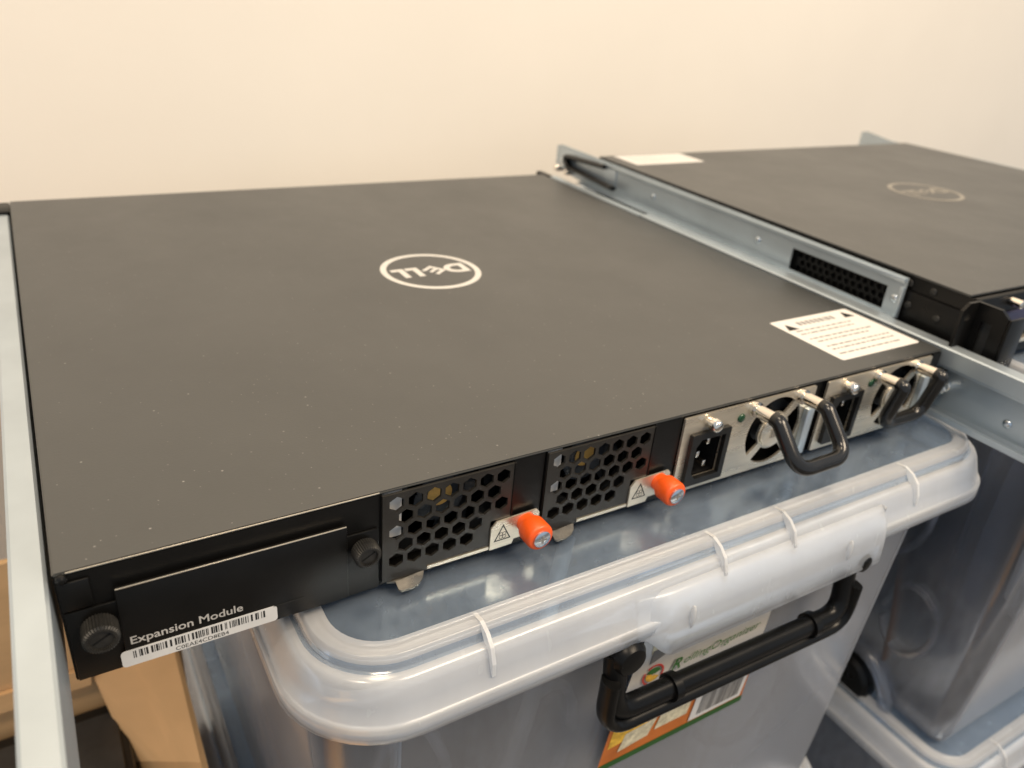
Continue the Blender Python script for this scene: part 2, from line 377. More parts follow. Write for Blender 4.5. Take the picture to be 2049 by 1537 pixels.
# fan modules
def hexg(cx, cz, r): return [(cx + r*math.cos(math.radians(30+60*i)), cz + r*math.sin(math.radians(30+60*i))) for i in range(6)]
def fan_module(dx, first):
    o = dx*mm
    holes = []
    for row in range(5):
        for c in range(7 if row % 2 == 0 else 6):
            x = 108.7 + c*7.48 + (3.74 if row % 2 else 0); z = -6.4 - row*6.48
            if row >= 4 and x > 143: continue
            if row == 3 and x > 147: continue
            holes.append([(a*mm + o, b*mm) for a, b in hexg(x, z, 3.32)])
    outer = [(103.1, -1.6), (158.6, -1.6), (158.6, -27.2), (149.2, -27.2), (149.2, -39.2), (121.5, -39.2), (121.5, -41.4), (103.1, -41.4)]
    g = plate('fan_module', [(a*mm + o, b*mm) for a, b in outer], holes, REAR, 0.1*mm, 1.2*mm, 'grille', sw)
    # folded frame round the grille
    box('frame_edge', 102.75*mm+o, 103.3*mm+o, -0.1*mm, 6*mm, -42*mm, -1.5*mm, 'black', g)
    box('frame_edge', 158.3*mm+o, 159.0*mm+o, -1.6*mm, 5*mm, -27*mm, -1.5*mm, 'black', g)
    boxes('bottom_flange', [(121.7*mm+o, 149*mm+o, -1.6*mm, 0.3*mm, -41.0*mm, -39.6*mm)], 'steel', g)
    # steel tab with the warning sign
    t = [(149.3, -30.5), (151.8, -27.6), (170.8, -26.9), (172.0, -28.5), (172.3, -38.6), (160.5, -38.7), (159.6, -41.0), (149.3, -41.2)]
    plate('screw_tab', [(a*mm + o, b*mm) for a, b in t], [], REAR, 1.3*mm, 2.1*mm, 'steel', g)
    tri = [(150.9, -37.5), (158.9, -37.5), (154.9, -29.6)]; tri2 = [(151.75, -37.0), (158.05, -37.0), (154.9, -30.75)]
    plate('warning_sign', [(a*mm + o, b*mm) for a, b in tri], [[(a*mm + o, b*mm) for a, b in tri2]], REAR, 2.11*mm, 2.16*mm, 'ink', g)
    bm = bmesh.new()
    for k in range(4):
        a0 = math.radians(45 + 90*k)
        cx, cz = 154.9*mm + o + 1.05*mm*math.cos(a0), -35.1*mm + 1.05*mm*math.sin(a0)
        bm_plate(bm, circ(cx, cz, 0.92*mm, 14), [circ(cx, cz, 0.70*mm, 14)], REAR, 2.11*mm, 2.16*mm)
    from_bm('warning_fan', bm, 'ink', g)
    # orange captive screw
    kx, kz, y0 = 165.6*mm + o, -31.6*mm, -2.1*mm
    k = lathe('orange_knob', [(0, 4.3*mm), (3.6*mm, 4.6*mm), (3.9*mm, 5.7*mm), (4.6*mm, 5.95*mm), (10.9*mm, 6.0*mm), (11.8*mm, 5.6*mm), (12.2*mm, 5.1*mm)], (kx, y0, kz), (0, -1, 0), 'orange', g, 72, 1, 0.10*mm, 40)
    s = lathe('knob_screw', [(0, 3.8*mm), (1.0*mm, 3.8*mm), (1.25*mm, 3.4*mm), (1.25*mm, 0.3*mm)], (kx, y0 - 12.0*mm, kz), (0, -1, 0), 'zincscrew', g, 32, 0, 0, 40)
    boxes('screw_cross', [(kx-1.9*mm, kx+1.9*mm, y0-13.32*mm, y0-13.2*mm, kz-0.42*mm, kz+0.42*mm), (kx-0.42*mm, kx+0.42*mm, y0-13.34*mm, y0-13.2*mm, kz-1.9*mm, kz+1.9*mm)], 'greyink', g)
    # finger lip at the lower left
    lipp = [(105.0, .8), (105.0, -1.2), (108.2, -2.0), (108.2, -5.2), (109.0, -6.0), (113.6, -6.1), (116.6, -5.4), (119.0, -3.6), (120.5, -1.0), (120.8, .8)]
    bm = bmesh.new(); bm_plate(bm, [(a*mm + o, b*mm) for a, b in lipp], [], TOP, -42.4*mm, -41.5*mm)
    for v in bm.verts:
        if v.co.y < -1*mm: v.co.z -= (abs(v.co.y) - 1*mm) * 0.40
    from_bm('finger_lip', bm, 'lip', g)
    # fan behind the grille
    cx, cz, y = 133.5*mm + o, -20.5*mm, 15*mm
    hub = lathe('fan_hub', [(0, 11*mm), (-1.0*mm, 11*mm), (-1.2*mm, 10*mm)], (cx, y, cz), (0, 1, 0), 'blade', g, 28)
    lathe('gold_sticker', [(0, 5.4*mm), (-0.3*mm, 5.4*mm)], (cx, y - 1.3*mm, cz + 2.0*mm), (0, 1, 0), 'gold', g, 24)
    for i in range(7):
        a = 2*math.pi*i/7 + 0.3; bm = bmesh.new(); vs = []
        for r_, da, yy in ((10.5, -0.28, -2), (18.6, -0.32, -3), (18.6, 0.22, 5), (10.5, 0.18, 4)):
            vs.append(bm.verts.new((cx + r_*mm*math.cos(a+da), y + yy*mm, cz + r_*mm*math.sin(a+da))))
        bm.faces.new(vs); bmesh.ops.solidify(bm, geom=bm.faces[:], thickness=0.8*mm)
        from_bm('fan_blade', bm, 'blade', g)
    plate('fan_frame', rrect(104.5*mm+o, 157.5*mm+o, -41.5*mm, -2*mm, 2*mm), [circ(cx, cz, 19.2*mm, 40)], REAR, -12*mm, -10.5*mm, 'blackplastic', g)
    box('white_bracket', 104.6*mm+o, 112.2*mm+o, 2.6*mm, 3.4*mm, -24*mm, -3*mm, 'white', g)
    return g
fan_module(0, True); fan_module(71.2, False)

# power supplies
def power_supply(dx, swing):
    o = dx*mm
    cx, cz = 309.0, -21.8
    holes = []
    for k in range(4):
        a0 = math.radians(90*k - 45) + 0.13; a1 = math.radians(90*k + 45) - 0.13
        arc = [(cx + 18.4*math.cos(a0 + (a1-a0)*i/10), cz + 18.4*math.sin(a0 + (a1-a0)*i/10)) for i in range(11)]
        b0, b1 = a0 + 0.06, a1 - 0.06
        arc += [(cx + 10.2*math.cos(b1 + (b0-b1)*i/8), cz + 10.2*math.sin(b1 + (b0-b1)*i/8)) for i in range(9)]
        holes.append([(a*mm + o, b*mm) for a, b in arc])
    inlet_hole = [(254.5, -12.5), (273.5, -12.5), (273.5, -36.2), (254.5, -36.2)]
    holes.append([(a*mm + o, b*mm) for a, b in inlet_hole])
    g = plate('power_supply', [(a*mm + o, b*mm) for a, b in rrect(247.3, 334.4, -42.6, -1.9, 0.8, 2)], holes, REAR, 0.0, 1.2*mm, 'steel', sw)
    # hub ring and printed mark
    lathe('fan_hub', [(0, 9.2*mm), (1.1*mm, 9.0*mm), (1.4*mm, 8.4*mm), (1.2*mm, 8.0*mm)], (cx*mm + o, -1.0*mm, cz*mm), (0, -1, 0), 'steel', g, 36)
    boxes('hub_mark', [((cx+a)*mm+o, (cx+b)*mm+o, -2.55*mm, -2.45*mm, (cz+c)*mm, (cz+d)*mm) for a, b, c, d in
          ((-1.6, 1.6, 2.2, 2.7), (-2.2, 2.2, 0.6, 1.0), (-1.7, -1.2, -2.8, 0.4), (1.2, 1.7, -2.8, 0.4), (-0.25, 0.25, -2.6, 0.4), (-2.4, 2.4, -3.3, -2.9))], 'greyink', g)
    lathe('fan_rotor', [(0, 9*mm), (8*mm, 9*mm)], (cx*mm + o, 5*mm, cz*mm), (0, 1, 0), 'blackplastic', g, 24)
    for i in range(7):
        a = 2*math.pi*i/7; bm = bmesh.new(); vs = []
        for r_, da, yy in ((8.8, -0.3, 5), (17.5, -0.35, 4), (17.5, 0.2, 12), (8.8, 0.2, 11)):
            vs.append(bm.verts.new((cx*mm + o + r_*mm*math.cos(a+da), yy*mm, cz*mm + r_*mm*math.sin(a+da))))
        bm.faces.new(vs); bmesh.ops.solidify(bm, geom=bm.faces[:], thickness=0.8*mm); from_bm('fan_blade', bm, 'blade', g)
    # inlet
    rec = [(257.8, -14.0), (273.0, -14.0), (273.0, -35.4), (258.2, -35.4), (255.2, -31.8), (255.2, -17.6)]
    plate('power_inlet', [(a*mm + o, b*mm) for a, b in rrect(251.9, 276.0, -38.8, -10.6, 0.9, 3)], [[(a*mm + o, b*mm) for a, b in rec]], REAR, 1.25*mm, 3.6*mm, 'blackplastic', g)
    boxes('inlet_well', [(253.6*mm+o, 274.4*mm+o, 13.4*mm, 14*mm, -37.2*mm, -12.0*mm), (253.6*mm+o, 254.4*mm+o, 1.3*mm, 13.3*mm, -37.2*mm, -12*mm), (273.6*mm+o, 274.4*mm+o, 1.3*mm, 13.3*mm, -37.2*mm, -12*mm),
                         (254.5*mm+o, 273.5*mm+o, 1.3*mm, 13.3*mm, -37.2*mm, -36.4*mm), (254.5*mm+o, 273.5*mm+o, 1.3*mm, 13.3*mm, -12.3*mm, -11.8*mm)], 'void', g)
    for px, pz in ((266.4, -18.6), (261.0, -24.6), (266.4, -30.8)):
        box('pin', (px-1.0)*mm+o, (px+1.0)*mm+o, 0.0, 13.2*mm, (pz-1.6)*mm, (pz+1.6)*mm, 'chrome', g, 0.3*mm)
    # thumb screw and led
    lathe('thumb_screw', [(0, 2.2*mm), (1.6*mm, 2.2*mm), (1.8*mm, 3.1*mm), (5.4*mm, 3.1*mm), (6.0*mm, 2.7*mm), (6.4*mm, 1.6*mm)], (263*mm + o, -1.2*mm, -6.6*mm), (0, -1, 0), 'chrome', g, 28, 1, 0.22*mm, 45)
    lathe('status_led', [(0, 2.3*mm), (0.6*mm, 2.2*mm), (1.0*mm, 1.4*mm)], (283.5*mm + o, -1.2*mm, -9.2*mm), (0, -1, 0), 'led', g, 20, 0, 0, 60)
    # pale release latch beside the fan
    box('release_latch', 328.6*mm+o, 333.6*mm+o, -4.4*mm, -1.3*mm, -39.5*mm, -13.0*mm, 'zinc', g, 0.5*mm)
    # handle
    hx0, hx1 = (291.0*mm + o, 324.2*mm + o) if dx == 0 else (384.0*mm, 416.8*mm)
    for hx in (hx0, hx1):
        lathe('handle_post', [(0, 3.9*mm), (2.2*mm, 3.9*mm), (2.4*mm, 2.7*mm), (4.0*mm, 2.7*mm), (4.2*mm, 3.15*mm), (14.5*mm, 3.15*mm)], (hx, -1.2*mm, -5.6*mm), (0, -1, 0.07), 'chrome', g, 24)
    A = (0, -15.2*mm, -4.6*mm); B = swing
    pts = [(hx0, -13.4*mm, -4.7*mm), (hx0, A[1] - 1.5*mm, A[2] - 0.3*mm), (hx0, B[0]*mm, B[1]*mm), (hx1, B[0]*mm, B[1]*mm), (hx1, A[1] - 1.5*mm, A[2] - 0.3*mm), (hx1, -13.4*mm, -4.7*mm)]
    tube('handle_grip', fillet(pts, 9*mm, 8), 3.65*mm, 'blackglossy', g, 18)
    return g
power_supply(0, (-33.0, -22.0)); power_supply(96.3, (-11.5, -30.0))

# printed warning label on the cover
wl = plate('warning_label', rrect(369*mm, 436*mm, 11.5*mm, 64*mm, 1.6*mm), [], TOP, 0.05*mm, 0.25*mm, 'paper', cover)
def tri_flat(cx, cy, s): return [(cx - s, cy - s*0.8), (cx + s, cy - s*0.8), (cx, cy + s*0.95)]
plate('warning_triangle', [(a*mm, b*mm) for a, b in tri_flat(376.0, 54.5, 4.4)], [], TOP, 0.26*mm, 0.30*mm, 'ink', cover)
plate('warning_triangle', [(a*mm, b*mm) for a, b in tri_flat(428.0, 57.0, 4.4)], [], TOP, 0.26*mm, 0.30*mm, 'ink', cover)
rl = random.Random(11); bm = bmesh.new()
def flat_quad(bm, x0, x1, y0, y1, z): bm.faces.new([bm.verts.new((x*mm, y*mm, z)) for x, y in ((x0,y0),(x1,y0),(x1,y1),(x0,y1))])
x = 385.0
for w in (3.2, 3.0, 3.1, 3.0, 3.2, 3.0, 1.6, 3.2, 3.1):
    flat_quad(bm, x, x + w*0.8, 54.5, 59.0, 0.30*mm); x += w + 0.7
from_bm('label_heading', bm, 'greyink', cover)
bm = bmesh.new()
for y in (48.0, 44.0, 37.5, 33.5, 27.0, 23.0, 17.5):
    x = 374.0 + rl.uniform(0, 2); end = 430 - rl.uniform(0, 12)
    while x < end:
        w = rl.uniform(1.5, 6); flat_quad(bm, x, min(x + w, end), y, y + 1.3, 0.30*mm); x += w + 1.1
from_bm('label_print', bm, 'greyink', cover)

# ring logo on a cover
def logo(parent, cx, cy, z, mat, flip):
    bm = bmesh.new(); s = -1 if flip else 1
    bm_plate(bm, circ(cx, cy, 31.4*mm, 64), [circ(cx, cy, 27.6*mm, 64)], TOP, z + 0.03*mm, z + 0.16*mm)
    from_bm('logo_ring', bm, mat, parent)
    def P(pts): return [(cx + s*a*mm, cy + s*b*mm) for a, b in pts]
    h = 7.6
    # D
    Dn = [(-24.5, -h), (-17.5, -h)] + [(-17.5 + 8.2*math.sin(math.radians(t)), -h*math.cos(math.radians(t))) for t in range(20, 180, 20)] + [(-17.5, h), (-24.5, h)]
    Di = [(-20.6, -h+3.6), (-17.8, -h+3.6)] + [(-17.8 + 4.4*math.sin(math.radians(t)), -(h-3.6)*math.cos(math.radians(t))) for t in range(30, 180, 30)] + [(-17.8, h-3.6), (-20.6, h-3.6)]
    bm = bmesh.new(); bm_plate(bm, P(Dn), [P(Di)], TOP, z + 0.03*mm, z + 0.16*mm); from_bm('logo_letter', bm, mat, parent)
    # tilted E
    E = [(-7.2, -h), (6.0, -h), (6.0, -h+3.2), (-3.4, -h+3.2), (-3.4, -1.5), (5.2, -1.5), (5.2, 1.5), (-3.4, 1.5), (-3.4, h-3.2), (6.0, h-3.2), (6.0, h), (-7.2, h)]
    c, sn = math.cos(math.radians(38)), math.sin(math.radians(38))
    E = [(-1.9 + a*0.78*c - b*0.78*sn, 0.0 + a*0.78*sn + b*0.78*c) for a, b in E]
    bm = bmesh.new(); bm_plate(bm, P(E), [], TOP, z + 0.03*mm, z + 0.16*mm); from_bm('logo_letter', bm, mat, parent)
    for x0 in (6.8, 16.2):
        Lp = [(x0, -h), (x0 + 8.4, -h), (x0 + 8.4, -h+3.6), (x0 + 3.9, -h+3.6), (x0 + 3.9, h), (x0, h)]
        bm = bmesh.new(); bm_plate(bm, P(Lp), [], TOP, z + 0.03*mm, z + 0.16*mm); from_bm('logo_letter', bm, mat, parent)
logo(cover, 219.5*mm, 205*mm, 0, 'logo', True)

# rack ears at the far (front) end, just showing past the back edge
box('rack_ear', -22*mm, -0.3*mm, D - 22*mm, D + 2*mm, -H + 1*mm, -1.0*mm, 'black', sw, 1*mm)
box('rack_ear', W + 0.3*mm, W + 6*mm, D - 10*mm, D + 12*mm, -H + 1*mm, 0.6*mm, 'black', sw, 1*mm)

# ------------------------------------------------------------------ sheet helper for rails
def channel(name, prof, y0, y1, th, mat, parent, flip=1):
    """sheet-metal profile in (x,z) run along y"""
    bm = bmesh.new(); rows = []
    for y in (y0, y1): rows.append([bm.verts.new((x*mm, y, z*mm)) for x, z in prof])
    for i in range(len(prof) - 1): bm.faces.new((rows[0][i], rows[0][i+1], rows[1][i+1], rows[1][i]))
    bmesh.ops.recalc_face_normals(bm, faces=bm.faces[:])
    bmesh.ops.solidify(bm, geom=bm.faces[:], thickness=th)
    return from_bm(name, bm, mat, parent)
def round_head(name, p, axis, r, h, mat, parent):
    o = lathe(name, [(0, r), (h*0.5, r*0.95), (h, r*0.55)], p, axis, mat, parent, 20, 0, 0, 60); return o

# left rail of the main switch
rl_ = thing('mounting_rail', (-0.006, 0.12, -0.042), 'pale zinc slide rail along the left side of the nearest switch', 'mounting rail', 'mounting rails')
channel('rail_channel', [(-10.6, -11), (-11.2, -3.6), (-10.2, -3.0), (-2.4, -3.0), (-1.4, -3.8), (-1.4, -37), (-4, -39), (-10.5, -39)], -0.21, 0.398, 0.7*mm, 'zinc', rl_)
# right rail of the main switch
rr_ = thing('mounting_rail', (0.45, 0.03, -0.042), 'zinc slide rail with a bright standoff, along the right side of the nearest switch', 'mounting rail', 'mounting rails')
channel('rail_channel', [(444.4, -11.5), (443.6, -9.5), (443.4, -0.2), (444.2, 0.6), (452.6, 0.6), (453.4, -0.4), (453.4, -38), (452.4, -41.0), (446.0, -42.5), (444.4, -41.5), (444.4, -38)], -0.21, 0.275, 0.7*mm, 'zinc', rr_)
channel('slide_strip', [(441.6, -5), (441.8, 0.0), (449.0, 0.2), (449.6, -0.6), (449.6, -36)], 0.276, 0.412, 0.6*mm, 'zinc', rr_)
lathe('standoff', [(0, 3.2*mm), (1*mm, 3.2*mm), (1.2*mm, 2.6*mm), (7.5*mm, 2.6*mm), (8.0*mm, 2.0*mm), (9.2*mm, 2.0*mm)], (452.6*mm, -2.5*mm, -24.5*mm), (-1, -0.25, 0), 'chrome', rr_, 24)
round_head('rail_screw', (452.6*mm, -41.5*mm, -29.0*mm), (-1, 0, 0), 2.6*mm, 1.2*mm, 'zincscrew', rr_)

# ------------------------------------------------------------------ second switch (turned the other way), built in its own frame
D2 = 0.381
S2LOC = (0.4609, -0.0002, 0.0276); S2ROT = (-0.0080, -0.0116, -0.0347)
s2 = thing('network_switch', S2LOC, 'black rack switch further right with a rack ear and vented side', 'network switch', 'network switches', rot=S2ROT)
bm = bmesh.new(); bm_box(bm, 0, W, 6*mm, D2, -1.3*mm, 0)
bmesh.ops.bevel(bm, geom=bm.edges[:], offset=0.5*mm, segments=2, affect='EDGES')
cov2 = from_bm('top_cover', bm, 'cover', s2, 35)
# side wall with a vent field
def hexfield(x0, x1, z0, z1, pitch, r):
    out = []; row = 0; z = z0
    while z <= z1:
        x = x0 + (pitch/2 if row % 2 else 0)
        while x <= x1: out.append(hexg(x, z, r)); x += pitch
        z += pitch*0.87; row += 1
    return out
SIDE = lambda a, b, h: (0.0012 - h, a, b)
plate('side_panel', [(4*mm, -43*mm), (D2 - 1*mm, -43*mm), (D2 - 1*mm, -1.4*mm), (4*mm, -1.4*mm)],
      [[(a*mm, b*mm) for a, b in hp] for hp in hexfield(58, 130, -24.5, -12.5, 5.4, 2.1)], SIDE, 0.0, 1.1*mm, 'black', s2)
box('vent_backing', 5*mm, 6*mm, 50*mm, 140*mm, -30*mm, -6*mm, 'void', s2)
box('side_panel', W - 1.2*mm, W, 4*mm, D2 - 1*mm, -43*mm, -1.4*mm, 'black', s2)
box('bottom_plate', 1.5*mm, W - 1.5*mm, 4*mm, D2 - 1*mm, -43.4*mm, -42.6*mm, 'black', s2)
box('back_panel', 1.5*mm, W - 1.5*mm, D2 - 2.2*mm, D2 - 1.1*mm, -42.4*mm, -1.4*mm, 'black', s2)
fp = box('front_panel', 2*mm, W - 2*mm, 1*mm, 5.6*mm, -42.4*mm, -1.5*mm, 'black', s2, 0.5*mm)
box('port_strip', 26*mm, 200*mm, -1.2*mm, 0.9*mm, -26*mm, -12*mm, 'violet', fp, 0.3*mm)
box('port_edge', 24*mm, 200*mm, -3.5*mm, 0.9*mm, -33*mm, -30.5*mm, 'steel', fp, 0.3*mm)
lathe('thumb_screw', [(0, 2.6*mm), (7*mm, 2.6*mm), (7.6*mm, 1.9*mm)], (33*mm, 0.8*mm, -5.5*mm), (0, -1, 0), 'chrome', fp, 20)
logo(cov2, 220*mm, 195*mm, 0, 'logodim', True)
plate('serial_label', rrect(14*mm, 93*mm, D2 - 41*mm, D2 - 3*mm, 1.5*mm), [], TOP, 0.05*mm, 0.22*mm, 'paper', cov2)
bm = bmesh.new()
for i in range(5): flat_quad(bm, 22, 22 + 12*(i % 3 + 2), D2/mm - 34 + i*6, D2/mm - 33 + i*6, 0.25*mm)
from_bm('label_print', bm, 'paleink', cov2)
# side bracket and ear
ear = box('rack_ear', -1.7*mm, -0.2*mm, 1*mm, 50*mm, -43*mm, -10*mm, 'black', s2, 0.4*mm)
EAR = lambda a, b, h: (a, 1.0*mm - h, b)
plate('ear_flange', [(a*mm, b*mm) for a, b in ((-14.5, -43), (-1.8, -43), (-1.8, -1.0), (-9.5, -1.0), (-14.5, -5.0))],
      [[(a*mm, b*mm) for a, b in rrect(-11.8, -6.2, -11.5, -7.5, 1.9, 3)], [(a*mm, b*mm) for a, b in rrect(-11.8, -6.2, -30.5, -26.5, 1.9, 3)]], EAR, 0.0, 2.0*mm, 'black', ear)
# bezel end cap standing forward of the ear
plate('bezel_cap', [(a*mm, b*mm) for a, b in ((0.8, -43), (-19, -43), (-19, -5), (-14, -1.2), (0.8, -1.2))],
      [[(a*mm, b*mm) for a, b in ((-5.0, -38), (-11.5, -38), (-11.5, -11), (-5.0, -11))]], lambda a, b, h: (-1.5*mm + h, a, b), 0.0, 2.4*mm, 'black', ear)
box('bezel_face', -1.4*mm, 14*mm, -21*mm, -19.2*mm, -43*mm, -5*mm, 'black', ear, 0.5*mm)
box('bezel_inner', 2.4*mm, 3.4*mm, -9.5*mm, -4*mm, -38*mm, -11*mm, 'greypl', ear)
for y, z in ((28, -6.0), (44, -6.0), (20, -20.0), (40, -18.5), (24, -33)):
    round_head('side_screw', (-1.8*mm if z < -10 else 0.0, y*mm, z*mm), (-1, 0, 0), 2.4*mm, 0.7*mm, 'knurl', ear)

# rail screwed to the second switch, with its latch
r2 = thing('mounting_rail', S2LOC, 'zinc rail with a black spring latch, fixed to the side of the further switch', 'mounting rail', 'mounting rails', rot=S2ROT)
RX = -3.2
win = [(55*mm, -26.0*mm), (133*mm, -26.0*mm), (133*mm, -11.0*mm), (55*mm, -11.0*mm)]
web = plate('rail_web', [(a*mm, b*mm) for a, b in ((43, -28.0), (400, -28.0), (448, -24.0), (448, -3.0), (440, -0.6), (43, -2.2))], [win],
            lambda a, b, h: (RX*mm - h, a, b), 0, 0.9*mm, 'zinc', r2)
box('top_lip', (RX-2.6)*mm, (RX-0.95)*mm, 44*mm, 380*mm, -5.6*mm, -2.6*mm, 'zinc', web, 0.5*mm)
box('bottom_flange', (RX-7.0)*mm, (RX-0.95)*mm, 43.5*mm, 399*mm, -28.6*mm, -27.8*mm, 'zinc', web)
box('rail_joint', (RX-1.9)*mm, (RX-0.95)*mm, 345*mm, 440*mm, -24*mm, -3*mm, 'zinc', web, 0.3*mm)
box('end_tab', (RX-2.2)*mm, (RX-0.95)*mm, 43.2*mm, 46*mm, -27.6*mm, -8*mm, 'zinc', web, 0.3*mm)
for y, z in ((48.5, -17), (166, -15.5), (290, -15.0)):
    round_head('rail_screw', ((RX-0.95)*mm, y*mm, z*mm), (-1, 0, 0), 2.6*mm, 0.8*mm, 'zincscrew', web)
tube('spring_latch', fillet([((RX-4)*mm, 360*mm, -5*mm), ((RX-6)*mm, 424*mm, -8*mm), ((RX-6)*mm, 418*mm, -17*mm), ((RX-9)*mm, 338*mm, -19*mm)], 5*mm, 5), 2.2*mm, 'blackplastic', web, 10, 4.2*mm, (0, 0, 1))
lathe('latch_pin', [(0, 3*mm), (8*mm, 3*mm), (9*mm, 2*mm)], ((RX-1)*mm, 424*mm, -12*mm), (-1, 0, 0), 'zincscrew', web, 16)
for y in (418, 436): lathe('rack_stud', [(0, 3.4*mm), (6*mm, 3.4*mm), (8*mm, 2.2*mm)], ((RX-1)*mm, y*mm, -22*mm), (-1, 0, 0), 'chrome', web, 16)

r3 = thing('mounting_rail', S2LOC, 'zinc rail along the far right side of the further switch, partly in view', 'mounting rail', 'mounting rails', rot=S2ROT)
channel('rail_channel', [(452, -6), (452, -1.5), (442.5, -1.5), (441.5, -2.5), (441.5, -30), (448, -30)], 0.04, 0.30, 0.7*mm, 'zinc', r3)
plate('rail_bracket', [(a*mm, b*mm) for a, b in ((330, -25), (448, -25), (448, 0.5), (440, 2.2), (405, -2.2), (330, -3.5))], [], lambda a, b, h: (444*mm + h, a, b), 0, 0.9*mm, 'zinc', r3)

# ------------------------------------------------------------------ storage boxes
def sweep_rrect(bm, x0, x1, y0, y1, r, prof, n=9, cap=False):
    """prof: (offset outwards, z); the corner radius grows with the offset"""
    rings = []
    for off, z in prof:
        rings.append([bm.verts.new((a, b, z)) for a, b in rrect(x0-off, x1+off, y0-off, y1+off, max(0.002, r+off), n)])
    m = len(rings[0])
    for A, B in zip(rings, rings[1:]):
        for k in range(m): bm.faces.new((A[k], A[(k+1) % m], B[(k+1) % m], B[k]))
    if cap: bm.faces.new(rings[-1])
    return rings
PX0, PX1, PY0, PY1, PR = 0.0805, 0.4530, -0.0245, 0.50, 0.020     # lid panel outline
def storage_box(label, sticker=True):
    t = thing('storage_box', (0.2545, 0.24, -0.345), label, 'storage box', 'clear plastic storage boxes')
    # lid: milky rim swept round, with a thin clear panel let in
    bm = bmesh.new()
    prof = [(0.0, -.0474), (.0003, -.0464), (.0010, -.0461), (.0071, -.0461), (.0077, -.0464), (.0089, -.0490), (.0097, -.0512), (.0108, -.0517), (.0124, -.0519), (.0140, -.0529),
            (.0153, -.0551), (.0174, -.0610), (.0192, -.0668), (.0197, -.0673), (.0206, -.0678), (.0210, -.0684), (.0214, -.0742)]
    rings = sweep_rrect(bm, PX0, PX1, PY0, PY1, PR, prof, 10)
    bm.faces.ensure_lookup_table(); mring = len(rings[0])
    for i, f in enumerate(bm.faces): f.material_index = 1 if 5 <= i // mring <= 6 else 0
    bmesh.ops.recalc_face_normals(bm, faces=bm.faces[:])
    lid = from_bm('lid', bm, 'lidrim', t, 40); lid.data.materials.append(M['lidgroove'])
    so = lid.modifiers.new('thick', 'SOLIDIFY'); so.thickness = 0.0016; so.offset = -1
    bm = bmesh.new(); bm_plate(bm, rrect(PX0+.0002, PX1-.0002, PY0+.0002, PY1-.0002, PR, 10), [], TOP, -.0486, -.0476)
    from_bm('lid_panel', bm, 'lidpanel', lid)
    # gussets across the step
    gus = [(.0012, -.0462), (.0070, -.0452), (.0120, -.0470), (.0160, -.0507), (.0184, -.0570), (.0188, -.0625), (.0176, -.0614), (.0154, -.0552), (.0141, -.0529), (.0112, -.0516), (.0090, -.0488), (.0068, -.0459)]
    for gx in (.130, .247, .2915, .385):
        bm = bmesh.new(); bm_plate(bm, [(PY0 - a, b) for a, b in gus], [], lambda a, b, h, gx=gx: (gx + h, a, b), -0.0008, 0.0008)
        from_bm('lid_gusset', bm, 'rib', lid)
    # clip: a flared apron over the handle
    bm = bmesh.new(); rows = []
    cp = [(-.0396, -.0560), (-.0424, -.0592), (-.0452, -.0640), (-.0470, -.0740), (-.0480, -.0868)]
    c0 = [(-.0384, -.0570), (-.0395, -.0600), (-.0407, -.0640), (-.0432, -.0690), (-.0454, -.0740)]
    xs = []
    for i in range(9): xs.append((.1990 + .0190*i/8, i/8))
    for i in range(1, 12): xs.append((.2180 + (.3560-.2180)*i/12, 1.0))
    xs += [(.3560, 1.0), (.3574, .99), (.3580, .96), (.3582, .90)]
    for x, f in xs:
        f2 = f*f*(3-2*f)
        rows.append([bm.verts.new((x, y0_ + (y - y0_)*f2, z0_ + (z - z0_)*f2)) for (y, z), (y0_, z0_) in zip(cp, c0)])
    for A, B in zip(rows, rows[1:]):
        for i in range(len(cp)-1): bm.faces.new((A[i], A[i+1], B[i+1], B[i]))
    last = rows[-1]; back = [bm.verts.new((.3582, -.0425, v.co.z)) for v in last]
    for i in range(len(cp)-1): bm.faces.new((last[i], last[i+1], back[i+1], back[i]))
    bmesh.ops.recalc_face_normals(bm, faces=bm.faces[:])
    clip = from_bm('lid_clip', bm, 'lidrim', lid, 50)
    so = clip.modifiers.new('thick', 'SOLIDIFY'); so.thickness = 0.0017; so.offset = 0
    for sx in (.2260, .3290):
        bm = bmesh.new(); bmesh.ops.create_uvsphere(bm, u_segments=12, v_segments=8, radius=1)
        for v in bm.verts: v.co = Vector((sx + v.co.x*.0013, -.0474 + v.co.y*.0016, -.0700 + v.co.z*.0064))
        from_bm('clip_rib', bm, 'rib', lid, 60)
    # body: tapered tub
    bm = bmesh.new()
    bprof = [(.0085, -.0600), (.0085, -.0680), (.0060, -.0700), (.0050, -.1000), (-.0040, -.3300), (-.0065, -.3400), (-.0120, -.3435)]
    sweep_rrect(bm, PX0-.006, PX1-.0240, PY0+.0005, PY1, .016, bprof, 10, cap=True)
    bmesh.ops.recalc_face_normals(bm, faces=bm.faces[:])
    body = from_bm('tub', bm, 'body', t, 40)
    so = body.modifiers.new('thick', 'SOLIDIFY'); so.thickness = 0.0020; so.offset = -1
    # faint mould ring on the front wall
    tube('mould_line', [(.100, -.0272, -.095), (.104, -.0185, -.322)], 0.0009, 'rib', body, 8)
    # handle
    hy = -.0460
    pts = [(.1910, hy+.004, -.080), (.1910, hy, -.1120), (.3415, hy, -.1165), (.3415, hy+.004, -.084)]
    h = tube('handle', fillet(pts, .012, 8), 0.0048, 'ribblack', t, 20, 0.0054, (0, 1, 0))
    pts2 = [(.1865, hy-.0005, -.090), (.1865, hy-.0005, -.1195), (.3460, hy-.0005, -.1242), (.3460, hy-.0005, -.098)]
    tube('handle_rim', fillet(pts2, .017, 8), 0.0052, 'ribblack', h, 12, 0.0034, (0, 1, 0))
